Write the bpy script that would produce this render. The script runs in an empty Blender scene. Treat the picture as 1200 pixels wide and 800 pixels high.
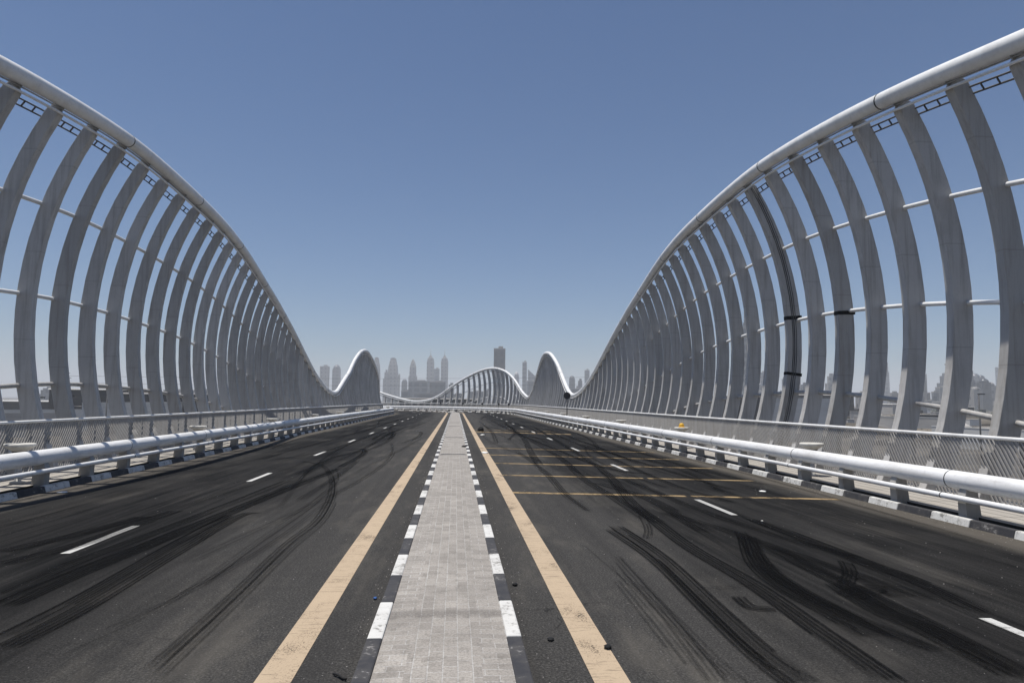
import bpy, bmesh, math, random
from mathutils import Vector, Matrix
random.seed(7)
PI = math.pi
C = bpy.context.scene.collection
sc = bpy.context.scene

# ------------------------------------------------------------------ materials
def new_mat(name):
    m = bpy.data.materials.new(name); m.use_nodes = True
    nt = m.node_tree; b = nt.nodes['Principled BSDF']
    return m, nt, b
def N(nt, t, **kw):
    n = nt.nodes.new(t)
    for k, v in kw.items(): setattr(n, k, v)
    return n
def L(nt, a, b): nt.links.new(a, b)
def mapping(nt, coord='Object', scale=(1, 1, 1)):
    tc = N(nt, 'ShaderNodeTexCoord'); mp = N(nt, 'ShaderNodeMapping')
    mp.inputs['Scale'].default_value = scale
    L(nt, tc.outputs[coord], mp.inputs['Vector']); return mp.outputs['Vector']
def noise(nt, vec, scale, detail=4, rough=.6):
    n = N(nt, 'ShaderNodeTexNoise'); n.inputs['Scale'].default_value = scale
    n.inputs['Detail'].default_value = detail; n.inputs['Roughness'].default_value = rough
    L(nt, vec, n.inputs['Vector']); return n.outputs['Fac']
def ramp(nt, fac, stops):
    r = N(nt, 'ShaderNodeValToRGB'); e = r.color_ramp.elements
    while len(e) < len(stops): e.new(.5)
    for el, (p, c) in zip(e, stops):
        el.position = p
        el.color = (c, c, c, 1) if isinstance(c, (int, float)) else (*c, 1)
    L(nt, fac, r.inputs['Fac']); return r.outputs['Color']
def mix(nt, fac, a, b, mode='MIX'):
    n = N(nt, 'ShaderNodeMix', data_type='RGBA', blend_type=mode)
    for sock, v in ((n.inputs[0], fac), (n.inputs[6], a), (n.inputs[7], b)):
        if hasattr(v, 'links'): L(nt, v, sock)
        elif isinstance(v, (int, float)) and sock is not n.inputs[0]: sock.default_value = (v, v, v, 1)
        elif isinstance(v, tuple): sock.default_value = (*v, 1)
        else: sock.default_value = v
    return n.outputs[2]
def math_(nt, op, a, b=None, clamp=False):
    n = N(nt, 'ShaderNodeMath', operation=op, use_clamp=clamp)
    for i, v in enumerate((a, b)):
        if v is None: continue
        if hasattr(v, 'links'): L(nt, v, n.inputs[i])
        else: n.inputs[i].default_value = v
    return n.outputs[0]
def bump(nt, b, h, strength=.3, dist=.01):
    n = N(nt, 'ShaderNodeBump'); n.inputs['Strength'].default_value = strength
    n.inputs['Distance'].default_value = dist
    L(nt, h, n.inputs['Height']); L(nt, n.outputs['Normal'], b.inputs['Normal'])

def painted(name, col, rough=.45, dirt=.35, dirtcol=(.13, .11, .09), streak=(3, 3, .5), metallic=0):
    m, nt, b = new_mat(name)
    v = mapping(nt, 'Object', streak); f = noise(nt, v, 1.3, 6, .65)
    v2 = mapping(nt, 'Object'); g = noise(nt, v2, 9, 4, .7)
    d = ramp(nt, f, [(.45, 0.), (.75, dirt)]); d2 = ramp(nt, g, [(.55, 0.), (.8, dirt * .8)])
    a = mix(nt, d, col, dirtcol); a = mix(nt, d2, a, dirtcol)
    L(nt, a, b.inputs['Base Color'])
    r = ramp(nt, g, [(.3, rough), (.8, min(1, rough + .25))]); L(nt, r, b.inputs['Roughness'])
    b.inputs['Metallic'].default_value = metallic; b.inputs['Specular IOR Level'].default_value = .3
    return m
M = {}
def rib_mat():
    m, nt, b = new_mat('rib_paint')
    oi = N(nt, 'ShaderNodeObjectInfo'); vec = mapping(nt, 'Object'); tc = N(nt, 'ShaderNodeTexCoord'); sep = N(nt, 'ShaderNodeSeparateXYZ'); L(nt, tc.outputs['Object'], sep.inputs[0])
    st = noise(nt, mapping(nt, 'Object', (5, 5, .28)), 1.6, 6, .7); blot = noise(nt, vec, 1.1, 6, .65); fine = noise(nt, vec, 26, 4, .75)
    col = mix(nt, oi.outputs['Random'], (.51, .494, .47), (.40, .388, .368))
    col = mix(nt, ramp(nt, st, [(.47, 0.), (.72, .55)]), col, (.2, .175, .145))
    col = mix(nt, ramp(nt, blot, [(.5, 0.), (.75, .28)]), col, (.24, .22, .195))
    col = mix(nt, ramp(nt, fine, [(.55, 0.), (.8, .35)]), col, (.2, .185, .165))
    zz = math_(nt, 'ADD', math_(nt, 'MULTIPLY', sep.outputs['Z'], 1 / 2.45), math_(nt, 'MULTIPLY', oi.outputs['Random'], .3))
    fr = math_(nt, 'FRACT', zz); seam = math_(nt, 'LESS_THAN', math_(nt, 'ABSOLUTE', math_(nt, 'SUBTRACT', fr, .5)), .006)
    col = mix(nt, math_(nt, 'MULTIPLY', seam, .2), col, (.12, .105, .09))
    L(nt, col, b.inputs['Base Color']); b.inputs['Specular IOR Level'].default_value = .3
    L(nt, ramp(nt, blot, [(.3, .42), (.7, .65)]), b.inputs['Roughness'])
    bump(nt, b, math_(nt, 'ADD', math_(nt, 'MULTIPLY', blot, .6), seam), .25, .015)
    return m
M['rib'] = rib_mat()
M['tube'] = painted('tube_paint', (.78, .78, .765), .42, .3, (.25, .22, .19), (1.5, 1.5, 1.5))
M['barrier'] = painted('barrier_paint', (.78, .78, .775), .4, .42, (.28, .255, .22), (3, .6, 5))
M['slat'] = painted('slat_paint', (.31, .30, .286), .6, .45)
M['post'] = painted('post_paint', (.34, .33, .31), .6, .45)
M['galv'] = painted('galvanised_steel', (.10, .10, .10), .6, .5, (.03, .03, .03))
M['lamp'] = painted('lamp_paint', (.62, .60, .55), .5, .35)
M['black'] = painted('black_rubber', (.012, .012, .012), .7, 0)
M['yellow'] = painted('yellow_plastic', (.75, .42, .03), .4, .15)
M['sign'] = painted('sign_back', (.035, .036, .04), .6, .3)
M['paper'] = painted('litter_paper', (.75, .74, .7), .8, .2)
M['blue'] = painted('blue_plastic', (.03, .10, .30), .5, .1)
M['channel'] = painted('channel_shade_dirt', (.03, .028, .025), .95, .5, (.015, .014, .013))  # near-black: shade of the recess put into the colour, along with dirt
M['concrete'] = painted('deck_concrete', (.34, .32, .29), .85, .5, (.2, .18, .16))

def asphalt():
    m, nt, b = new_mat('asphalt')
    uv = N(nt, 'ShaderNodeUVMap'); uv.uv_map = 'UVMap'
    sep = N(nt, 'ShaderNodeSeparateXYZ'); L(nt, uv.outputs['UV'], sep.inputs[0])
    vec = mapping(nt, 'UV')
    fine = noise(nt, vec, 48, 4, .85)
    mid = noise(nt, vec, 7, 5, .65)
    st = mapping(nt, 'UV', (1.1, .07, 1)); streak = noise(nt, st, 1.6, 5, .6)
    st2 = mapping(nt, 'UV', (7, .12, 1)); streak2 = noise(nt, st2, 1.4, 4, .6)
    big = noise(nt, mapping(nt, 'UV', (1, .35, 1)), .45, 4, .6)
    ax = math_(nt, 'ABSOLUTE', sep.outputs['X'])
    base = ramp(nt, fine, [(.32, (.012, .0115, .011)), (.5, (.050, .048, .045)), (.62, (.105, .10, .094)), (.75, (.24, .23, .22))])
    base = mix(nt, ramp(nt, mid, [(.35, .0), (.75, .55)]), base, (.034, .033, .032))
    # worn in rubber of the drifting lanes: starts a few metres from the median
    edge = math_(nt, 'ADD', ax, math_(nt, 'MULTIPLY', streak, 3.2))
    z = N(nt, 'ShaderNodeMapRange', interpolation_type='SMOOTHSTEP')
    z.inputs['From Min'].default_value = 3.7; z.inputs['From Max'].default_value = 5.9
    L(nt, edge, z.inputs['Value'])
    k = N(nt, 'ShaderNodeMapRange', interpolation_type='SMOOTHSTEP')
    k.inputs['From Min'].default_value = 8.25; k.inputs['From Max'].default_value = 8.9
    L(nt, math_(nt, 'ADD', ax, math_(nt, 'MULTIPLY', mid, .25)), k.inputs['Value'])
    rub = math_(nt, 'MULTIPLY', z.outputs[0], ramp(nt, streak2, [(.3, .6), (.6, 1.)]))
    rub = math_(nt, 'MULTIPLY', rub, ramp(nt, big, [(.3, .45), (.55, 1.)]))
    rub = math_(nt, 'MULTIPLY', rub, math_(nt, 'SUBTRACT', 1, math_(nt, 'MULTIPLY', k.outputs[0], .85)))
    rubcol = ramp(nt, fine, [(.3, .002), (.55, .006), (.75, .03)])
    col = mix(nt, rub, base, rubcol)
    col = mix(nt, math_(nt, 'MULTIPLY', k.outputs[0], .55), col, (.125, .11, .09))    # sand swept to the kerb
    vor = N(nt, 'ShaderNodeTexVoronoi'); vor.inputs['Scale'].default_value = 16
    L(nt, vec, vor.inputs['Vector'])
    rnd = N(nt, 'ShaderNodeSeparateColor'); L(nt, vor.outputs['Color'], rnd.inputs[0])
    spk = math_(nt, 'MULTIPLY', math_(nt, 'LESS_THAN', vor.outputs['Distance'], .10), math_(nt, 'GREATER_THAN', rnd.outputs[0], .86))
    col = mix(nt, spk, col, (.22, .21, .2))
    # thin cracks
    ck = N(nt, 'ShaderNodeTexVoronoi', feature='DISTANCE_TO_EDGE'); ck.inputs['Scale'].default_value = .55
    wv = N(nt, 'ShaderNodeVectorMath', operation='ADD'); L(nt, vec, wv.inputs[0])
    nn = N(nt, 'ShaderNodeTexNoise'); nn.inputs['Scale'].default_value = 2.5; nn.inputs['Detail'].default_value = 5; L(nt, vec, nn.inputs['Vector'])
    L(nt, nn.outputs['Color'], wv.inputs[1]); L(nt, wv.outputs[0], ck.inputs['Vector'])
    stain = noise(nt, mapping(nt, 'UV', (.9, .22, 1)), 1.3, 6, .7)
    col = mix(nt, math_(nt, 'MULTIPLY', ramp(nt, stain, [(.5, 0.), (.7, .6)]), math_(nt, 'SUBTRACT', 1, rub)), col, (.115, .105, .09))
    pol = noise(nt, mapping(nt, 'UV', (2.2, .05, 1)), 1.1, 3, .5)
    col = mix(nt, ramp(nt, pol, [(.5, 0.), (.68, .35)]), col, (.022, .021, .021))
    crack = math_(nt, 'MULTIPLY', math_(nt, 'LESS_THAN', ck.outputs['Distance'], .006), ramp(nt, big, [(.5, 0.), (.6, .8)]))
    col = mix(nt, crack, col, (.01, .01, .01))
    L(nt, col, b.inputs['Base Color'])
    b.inputs['Roughness'].default_value = .92; b.inputs['Specular IOR Level'].default_value = .08
    bump(nt, b, fine, .55, .012)
    return m
M['asphalt'] = asphalt()

def road_paint(name, c1, c2, wear=.45):
    m, nt, b = new_mat(name)
    vec = mapping(nt, 'UV'); f = noise(nt, vec, 60, 5, .75); g = noise(nt, mapping(nt, 'UV', (1, .5, 1)), 2.2, 5, .65)
    cr = noise(nt, mapping(nt, 'UV', (2.5, 22, 1)), 1.2, 5, .7)
    col = mix(nt, g, c1, c2)
    col = mix(nt, ramp(nt, cr, [(.56, 0.), (.62, .55)]), col, tuple(x * .3 for x in c2))
    col = mix(nt, ramp(nt, f, [(.5, 0.), (.75, .5)]), col, tuple(x * .45 for x in c2))
    L(nt, col, b.inputs['Base Color']); b.inputs['Roughness'].default_value = .85
    w = math_(nt, 'ADD', math_(nt, 'MULTIPLY', f, .55), math_(nt, 'MULTIPLY', g, .6))
    L(nt, ramp(nt, w, [(wear + .22, 1.), (wear + .30, 0.)]), b.inputs['Alpha'])
    bump(nt, b, f, .3, .006)
    return m
M['tan_line'] = road_paint('tan_line_paint', (.50, .385, .26), (.36, .275, .185), .42)
M['bay_line'] = road_paint('bay_line_paint', (.38, .26, .115), (.22, .155, .08), .36)
M['white_line'] = road_paint('white_line_paint', (.62, .61, .58), (.42, .41, .39), .44)

def tyre_mark():
    m, nt, b = new_mat('tyre_rubber')
    uv = N(nt, 'ShaderNodeUVMap'); uv.uv_map = 'UVMap'; fd = N(nt, 'ShaderNodeUVMap'); fd.uv_map = 'fade'
    su = N(nt, 'ShaderNodeSeparateXYZ'); L(nt, uv.outputs[0], su.inputs[0])
    sf = N(nt, 'ShaderNodeSeparateXYZ'); L(nt, fd.outputs[0], sf.inputs[0])
    u = su.outputs['X']
    cu_ = N(nt, 'ShaderNodeCombineXYZ'); L(nt, math_(nt, 'MULTIPLY', u, 2.), cu_.inputs[0]); L(nt, math_(nt, 'MULTIPLY', su.outputs['Y'], .06), cu_.inputs[1]); L(nt, math_(nt, 'MULTIPLY', sf.outputs['Y'], 30), cu_.inputs[2])
    strk = ramp(nt, noise(nt, cu_.outputs[0], 1.0, 4, .7), [(.36, .35), (.50, 1.)])
    tread = math_(nt, 'SINE', math_(nt, 'MULTIPLY', u, 2 * PI * 5.5)); tread = math_(nt, 'MAXIMUM', math_(nt, 'MINIMUM', math_(nt, 'MULTIPLY', tread, 2.2), 1.), -1.)
    tread = ramp(nt, math_(nt, 'MULTIPLY_ADD', tread, .5), [(.25, .35), (.6, 1.)]) if False else math_(nt, 'ADD', math_(nt, 'MULTIPLY', tread, .0), 1.); tread = math_(nt, 'MULTIPLY', tread, strk)
    e = math_(nt, 'MULTIPLY', u, math_(nt, 'SUBTRACT', 1, u))
    e = ramp(nt, e, [(.0, 0.), (.05, 1.)])
    c1 = N(nt, 'ShaderNodeCombineXYZ'); L(nt, math_(nt, 'MULTIPLY', u, 6), c1.inputs[0]); L(nt, math_(nt, 'MULTIPLY', su.outputs['Y'], .5), c1.inputs[1])
    n1 = ramp(nt, noise(nt, c1.outputs[0], 1.3, 5, .65), [(.36, .45), (.5, 1.)])
    n2 = ramp(nt, noise(nt, mapping(nt, 'Object'), 70, 3, .8), [(.44, 1.), (.6, .35)])
    en = ramp(nt, math_(nt, 'MULTIPLY', sf.outputs['X'], math_(nt, 'SUBTRACT', 1, sf.outputs['X'])), [(0., 0.), (.03, 1.)])
    a = math_(nt, 'MULTIPLY', math_(nt, 'MULTIPLY', tread, e), math_(nt, 'MULTIPLY', n1, n2))
    a = math_(nt, 'MULTIPLY', a, math_(nt, 'MULTIPLY', en, sf.outputs['Y']), True)
    L(nt, a, b.inputs['Alpha'])
    b.inputs['Base Color'].default_value = (.003, .003, .003, 1); b.inputs['Roughness'].default_value = .8
    b.inputs['Specular IOR Level'].default_value = .06
    return m
M['tyre'] = tyre_mark()

def paver(name, along):
    m, nt, b = new_mat(name)
    vec = mapping(nt, 'UV'); 
    if along:
        mp = N(nt, 'ShaderNodeMapping'); mp.inputs['Rotation'].default_value = (0, 0, PI / 2); L(nt, vec, mp.inputs['Vector']); bv = mp.outputs[0]
    else: bv = vec
    dn = N(nt, 'ShaderNodeTexNoise'); dn.inputs['Scale'].default_value = 3.; L(nt, vec, dn.inputs['Vector'])
    dv = N(nt, 'ShaderNodeVectorMath', operation='MULTIPLY_ADD'); L(nt, dn.outputs['Color'], dv.inputs[0]); dv.inputs[1].default_value = (.014, .014, 0); L(nt, bv, dv.inputs[2])
    br = N(nt, 'ShaderNodeTexBrick'); L(nt, dv.outputs[0], br.inputs['Vector'])
    br.inputs['Scale'].default_value = 1; br.inputs['Brick Width'].default_value = .2; br.inputs['Row Height'].default_value = .1075
    br.inputs['Mortar Size'].default_value = .0055; br.inputs['Mortar Smooth'].default_value = .25; br.inputs['Bias'].default_value = 0
    br.offset = .5
    br.inputs['Color1'].default_value = (.43, .395, .352, 1); br.inputs['Color2'].default_value = (.29, .265, .235, 1); br.inputs['Mortar'].default_value = (.50, .48, .45, 1)
    g = noise(nt, vec, 1.1, 5, .65); f = noise(nt, vec, 48, 5, .8); h = noise(nt, vec, 6, 5, .7)
    col = mix(nt, ramp(nt, g, [(.35, 0.), (.65, .6)]), br.outputs['Color'], (.235, .215, .19))
    col = mix(nt, ramp(nt, h, [(.52, 0.), (.7, .6)]), col, (.15, .135, .115))
    col = mix(nt, ramp(nt, h, [(.22, .3), (.42, .0)]), col, (.44, .42, .39))
    col = mix(nt, ramp(nt, f, [(.42, 0.), (.7, .75)]), col, (.11, .10, .09))
    sy = N(nt, 'ShaderNodeSeparateXYZ'); L(nt, vec, sy.inputs[0])
    yy = math_(nt, 'ADD', sy.outputs['Y'], math_(nt, 'MULTIPLY', h, .3))
    bn = N(nt, 'ShaderNodeMapRange', interpolation_type='SMOOTHSTEP'); bn.inputs['From Min'].default_value = .16; bn.inputs['From Max'].default_value = .03; L(nt, math_(nt, 'ABSOLUTE', math_(nt, 'SUBTRACT', yy, 6.50)), bn.inputs['Value'])
    band = math_(nt, 'MULTIPLY', bn.outputs[0], ramp(nt, f, [(.35, .4), (.6, 1.)]))
    col = mix(nt, math_(nt, 'MULTIPLY', band, .6), col, (.10, .09, .08))
    L(nt, col, b.inputs['Base Color']); b.inputs['Roughness'].default_value = .9
    hh = math_(nt, 'ADD', math_(nt, 'MULTIPLY', br.outputs['Fac'], -1.), math_(nt, 'MULTIPLY', f, .25))
    hh = math_(nt, 'ADD', hh, math_(nt, 'MULTIPLY', h, .5))
    bump(nt, b, hh, .6, .006)
    return m
M['paver_mid'] = paver('paver_mid', True); M['paver_edge'] = paver('paver_edge', False)

def kerb_paint(name, col, chip, thr):
    m, nt, b = new_mat(name)
    vec = mapping(nt, 'Object'); f = noise(nt, vec, 22, 6, .7); g = noise(nt, vec, 5, 5, .65)
    c = mix(nt, ramp(nt, math_(nt, 'ADD', math_(nt, 'MULTIPLY', f, .5), math_(nt, 'MULTIPLY', g, .5)), [(thr, 0.), (thr + .06, .85)]), col, chip)
    c = mix(nt, ramp(nt, g, [(.4, 0.), (.8, .35)]), c, (.16, .145, .125))
    L(nt, c, b.inputs['Base Color']); b.inputs['Roughness'].default_value = .8
    bump(nt, b, f, .35, .006); return m
M['kerb_white'] = kerb_paint('kerb_white', (.60, .59, .56), (.20, .19, .17), .53)
M['kerb_black'] = kerb_paint('kerb_black', (.028, .028, .032), (.30, .29, .28), .575)

def walkway_mat():
    m, nt, b = new_mat('walkway_paving')
    uv = N(nt, 'ShaderNodeUVMap'); uv.uv_map = 'UVMap'
    sep = N(nt, 'ShaderNodeSeparateXYZ'); L(nt, uv.outputs[0], sep.inputs[0])
    vec = mapping(nt, 'UV'); g = noise(nt, mapping(nt, 'UV', (2, .4, 1)), 1.5, 5, .65); f = noise(nt, vec, 40, 4, .7)
    fr = math_(nt, 'FRACT', math_(nt, 'MULTIPLY', sep.outputs['X'], 1 / .33))
    fs = math_(nt, 'FRACT', math_(nt, 'MULTIPLY', sep.outputs['Y'], 1 / 2.0))
    ln = math_(nt, 'MAXIMUM', math_(nt, 'LESS_THAN', fr, .085), math_(nt, 'LESS_THAN', fs, .01))
    col = mix(nt, g, (.42, .39, .35), (.26, .24, .21)); col = mix(nt, ramp(nt, f, [(.5, 0.), (.8, .4)]), col, (.2, .18, .16))
    col = mix(nt, ln, col, (.05, .045, .04))
    L(nt, col, b.inputs['Base Color']); b.inputs['Roughness'].default_value = .9
    bump(nt, b, math_(nt, 'MULTIPLY', ln, -1.), .8, .02); return m
M['walk'] = walkway_mat()

def sand_mat():
    m, nt, b = new_mat('desert_sand')
    vec = mapping(nt, 'Object'); g = noise(nt, mapping(nt, 'Object', (.5, 1., 1)), .03, 8, .68); h = noise(nt, vec, .15, 6, .65); q = noise(nt, mapping(nt, 'Object', (1, 4, 1)), .004, 5, .6)
    col = mix(nt, ramp(nt, g, [(.42, 0.), (.56, 1.)]), (.17, .147, .115), (.045, .04, .034))
    col = mix(nt, ramp(nt, h, [(.5, 0.), (.75, .6)]), col, (.065, .058, .048))
    col = mix(nt, ramp(nt, q, [(.55, 0.), (.62, .75)]), col, (.04, .038, .032))
    L(nt, col, b.inputs['Base Color']); b.inputs['Roughness'].default_value = .95
    bump(nt, b, h, .6, .5); return m
M['sand'] = sand_mat()

def facade(name, glass, frame, bw, bh, mort=.12, rough=.35):
    m, nt, b = new_mat(name)
    tc = N(nt, 'ShaderNodeTexCoord'); sep = N(nt, 'ShaderNodeSeparateXYZ'); L(nt, tc.outputs['Object'], sep.inputs[0])
    cb = N(nt, 'ShaderNodeCombineXYZ'); L(nt, math_(nt, 'ADD', sep.outputs['X'], sep.outputs['Y']), cb.inputs[0]); L(nt, sep.outputs['Z'], cb.inputs[1])
    br = N(nt, 'ShaderNodeTexBrick'); L(nt, cb.outputs[0], br.inputs['Vector']); br.offset = 0
    br.inputs['Scale'].default_value = 1; br.inputs['Brick Width'].default_value = bw; br.inputs['Row Height'].default_value = bh
    br.inputs['Mortar Size'].default_value = mort * bh; br.inputs['Mortar Smooth'].default_value = 0
    br.inputs['Color1'].default_value = (*glass, 1); br.inputs['Color2'].default_value = (*[x * .7 for x in glass], 1); br.inputs['Mortar'].default_value = (*frame, 1)
    L(nt, br.outputs['Color'], b.inputs['Base Color']); b.inputs['Roughness'].default_value = rough
    return m
M['f_glass'] = facade('facade_glass', (.04, .05, .065), (.13, .135, .14), 14, 12, .2)
M['f_dark'] = facade('facade_dark', (.02, .025, .035), (.05, .055, .06), 11, 15, .2)
M['f_stone'] = facade('facade_stone', (.05, .05, .055), (.23, .215, .19), 12, 13, .3, .6)
M['f_pale'] = facade('facade_pale', (.14, .14, .14), (.55, .53, .5), 6, 4, .35, .7)
M['shed'] = painted('shed_sheet', (.45, .43, .40), .7, .5, (.2, .17, .14), (.05, .05, .6))
M['shed_dark'] = painted('dark_sheet', (.06, .06, .06), .8, .4, (.15, .13, .1), (.05, .05, .6))
M['white_wall'] = painted('white_wall', (.62, .61, .58), .8, .4, (.3, .27, .22), (.1, .1, .6))
def leaf_mat():
    m, nt, b = new_mat('scrub_leaf'); f = noise(nt, mapping(nt, 'Object'), 2.0, 4)
    L(nt, ramp(nt, f, [(.3, (.035, .045, .022)), (.7, (.085, .095, .05))]), b.inputs['Base Color']); b.inputs['Roughness'].default_value = .8
    return m
M['leaf'] = leaf_mat(); M['trunk'] = painted('tree_trunk', (.12, .09, .06), .9, .3)

# ------------------------------------------------------------------ mesh builder and objects
class MB:
    def __init__(s): s.v, s.f, s.mi, s.uv, s.fd, s.sm = [], [], [], [], [], []
    def face(s, pts, uv=None, mi=0, fd=None, smooth=False):
        i = len(s.v); s.v += [tuple(p) for p in pts]; s.f.append(tuple(range(i, i + len(pts)))); s.mi.append(mi); s.sm.append(smooth)
        s.uv.append(uv or [(p[0], p[1]) for p in pts]); s.fd.append(fd)
    def grid(s, rows, mi=0, closed=False, smooth=True, caps=False):
        i = len(s.v); n = len(rows[0])
        for r in rows: s.v += [tuple(p) for p in r]
        for a in range(len(rows) - 1):
            for b in range(n if closed else n - 1):
                c = (b + 1) % n
                q = (i + a * n + b, i + a * n + c, i + (a + 1) * n + c, i + (a + 1) * n + b)
                s.f.append(q); s.mi.append(mi); s.sm.append(smooth); s.uv.append([(s.v[k][0], s.v[k][1]) for k in q]); s.fd.append(None)
        if caps:
            for base, rev in ((i, True), (i + (len(rows) - 1) * n, False)):
                q = tuple(range(base, base + n)); q = q[::-1] if rev else q
                s.f.append(q); s.mi.append(mi); s.sm.append(False); s.uv.append([(s.v[k][0], s.v[k][1]) for k in q]); s.fd.append(None)
    def tube(s, pts, r, seg=10, mi=0, caps=True):
        pts = [Vector(p) for p in pts]; rows = []
        for k, p in enumerate(pts):
            t = (pts[min(k + 1, len(pts) - 1)] - pts[max(k - 1, 0)]).normalized()
            a = t.cross(Vector((0, 0, 1)))
            if a.length < .05: a = t.cross(Vector((0, 1, 0)))
            a.normalize(); b = a.cross(t)
            rr = r[k] if isinstance(r, (list, tuple)) else r
            rows.append([p + (a * math.cos(2 * PI * j / seg) + b * math.sin(2 * PI * j / seg)) * rr for j in range(seg)])
        s.grid(rows, mi, True, True, caps)
    def box(s, cx, cy, z0, sx, sy, h, rot=0, mi=0, top=1., topy=None):
        c, n = math.cos(rot), math.sin(rot); ty = top if topy is None else topy
        def P(x, y, z): return (cx + x * c - y * n, cy + x * n + y * c, z)
        b = [(-sx / 2, -sy / 2), (sx / 2, -sy / 2), (sx / 2, sy / 2), (-sx / 2, sy / 2)]
        s.grid([[P(x, y, z0) for x, y in b], [P(x * top, y * ty, z0 + h) for x, y in b]], mi, True, False, True)
    def lathe(s, cx, cy, prof, seg=24, mi=0, smooth=True):
        s.grid([[(cx + r * math.cos(2 * PI * j / seg), cy + r * math.sin(2 * PI * j / seg), z) for j in range(seg)] for r, z in prof], mi, True, smooth, True)
    def hexa(s, lo, hi, mi=0):
        s.grid([lo, hi], mi, True, False, True)
    def build(s, name, mats, parent=None, bevel=0):
        me = bpy.data.meshes.new(name)
        off = Vector((0, 0, 0))
        if parent is not None:
            q = parent
            while q is not None: off += q.location; q = q.parent
        me.from_pydata([Vector(v) - off for v in s.v], [], s.f)
        if not isinstance(mats, (list, tuple)): mats = [mats]
        for m in mats: me.materials.append(m)
        me.polygons.foreach_set('material_index', s.mi); me.polygons.foreach_set('use_smooth', s.sm)
        uvl = me.uv_layers.new(name='UVMap'); flat = [c for u in s.uv for p in u for c in p]; uvl.data.foreach_set('uv', flat)
        if any(x is not None for x in s.fd):
            fl = me.uv_layers.new(name='fade'); flat = [c for u, x in zip(s.uv, s.fd) for p in (x or [(.5, 1)] * len(u)) for c in p]; fl.data.foreach_set('uv', flat)
        bm = bmesh.new(); bm.from_mesh(me); bmesh.ops.remove_doubles(bm, verts=bm.verts, dist=1e-5)
        bmesh.ops.recalc_face_normals(bm, faces=bm.faces); bm.to_mesh(me); bm.free(); me.update()
        o = bpy.data.objects.new(name, me); C.objects.link(o)
        if parent is not None: o.parent = parent
        if bevel:
            md = o.modifiers.new('bevel', 'BEVEL'); md.width = bevel; md.segments = 2; md.limit_method = 'ANGLE'
        return o
def tag(o, label=None, cat=None, group=None, kind=None):
    for k, v in (('label', label), ('category', cat), ('group', group), ('kind', kind)):
        if v: o[k] = v
    return o
def thing(name, loc, label, cat, group=None):
    o = bpy.data.objects.new(name, None); C.objects.link(o); o.location = loc; o.empty_display_size = .3
    return tag(o, label, cat, group)

# ------------------------------------------------------------------ the line of the bridge
S0, RC = 105., 29.            # straight to S0, then a bend to the left of radius RC
def path(s, l):
    if s <= S0: return (l, s)
    t = (s - S0) / RC; r = RC + l
    return (-RC + r * math.cos(t), S0 + r * math.sin(t))
def road_z(l): return -.022 * max(0, abs(l) - 1.3)
ZE = road_z(9.2)
ZK = ZE + .13                  # kerb and walkway level
def P3(s, l, z): x, y = path(s, l); return (x, y, z)
def stations(a, b, coarse=2., fine=.7):
    out = [a]
    while out[-1] < b - 1e-6: out.append(min(b, out[-1] + (coarse if out[-1] < S0 - 2 else fine)))
    return out
def sheet(mb, l0, l1, s0, s1, zf, mi=0, nl=1, ds=2.):
    st = stations(s0, s1, ds)
    for a, b in zip(st, st[1:]):
        for k in range(nl):
            p, q = l0 + (l1 - l0) * k / nl, l0 + (l1 - l0) * (k + 1) / nl
            mb.face([P3(a, p, zf(p)), P3(a, q, zf(q)), P3(b, q, zf(q)), P3(b, p, zf(p))], [(p, a), (q, a), (q, b), (p, b)], mi)
SA, SB = -30., 158.
mb = MB()
for sg in (-1, 1):
    a, b = (.61, 9.22)
    ls = sorted([sg * a, sg * 1.3, sg * b]); sheet(mb, ls[0], ls[1], SA, SB, road_z); sheet(mb, ls[1], ls[2], SA, SB, road_z)
tag(mb.build('road', M['asphalt']), kind='structure')

# median paving and kerbs
mb = MB()
zm = lambda l: .085 + .012 * math.cos(l * 3)
for sg in (-1, 1):
    lo, hi = sorted((sg * .497, sg * .275)); sheet(mb, lo, hi, SA, 128, zm, 1, 2)
sheet(mb, -.275, .275, SA, 128, zm, 0, 4)
tag(mb.build('median_paving', [M['paver_mid'], M['paver_edge']]), kind='structure')
def kerb(name, l0, l1, z0, z1, s0, s1, phase, bev, bat=0):
    mb = MB(); k = math.floor(s0 - phase); rnd = random.Random(hash(name) % 97)
    while phase + k < s1:
        a, b = phase + k + .004, phase + k + .996; jz = rnd.uniform(-.004, .004); jl = rnd.uniform(-.004, .004)
        sl0, sl1 = (0, -bat) if l0 < 0 else (bat, 0)
        lo = [P3(a, l0 + jl, z0), P3(a, l1 + jl, z0), P3(b, l1 + jl, z0), P3(b, l0 + jl, z0)]
        hi = [P3(a, l0 + jl + sl0, z1 + jz), P3(a, l1 + jl + sl1, z1 + jz), P3(b, l1 + jl + sl1, z1 + jz), P3(b, l0 + jl + sl0, z1 + jz)]
        mb.hexa(lo, hi, k % 2); k += 1
    return tag(mb.build(name, [M['kerb_white'], M['kerb_black']], None, bev), kind='structure')
kerb('median_kerb_1', -.622, -.497, -.05, .1, -6, 127, 5.72, .014)
kerb('median_kerb_2', .497, .622, -.05, .1, -6, 127, 5.72, .014)
kerb('kerb_1', -9.4, -9.2, ZE - .1, ZK, -6, 150, 16.65, .02, .07)
kerb('kerb_2', 9.2, 9.4, ZE - .1, ZK, -6, 150, 13.75, .02, .07)
for i, sg in enumerate((-1, 1)):
    mb = MB(); lo, hi = sorted((sg * 9.64, sg * 11.15)); sheet(mb, lo, hi, SA, SB, lambda l: ZK - .002)
    tag(mb.build('walkway_%d' % (i + 1), M['walk']), kind='structure')
mb = MB()
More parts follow.
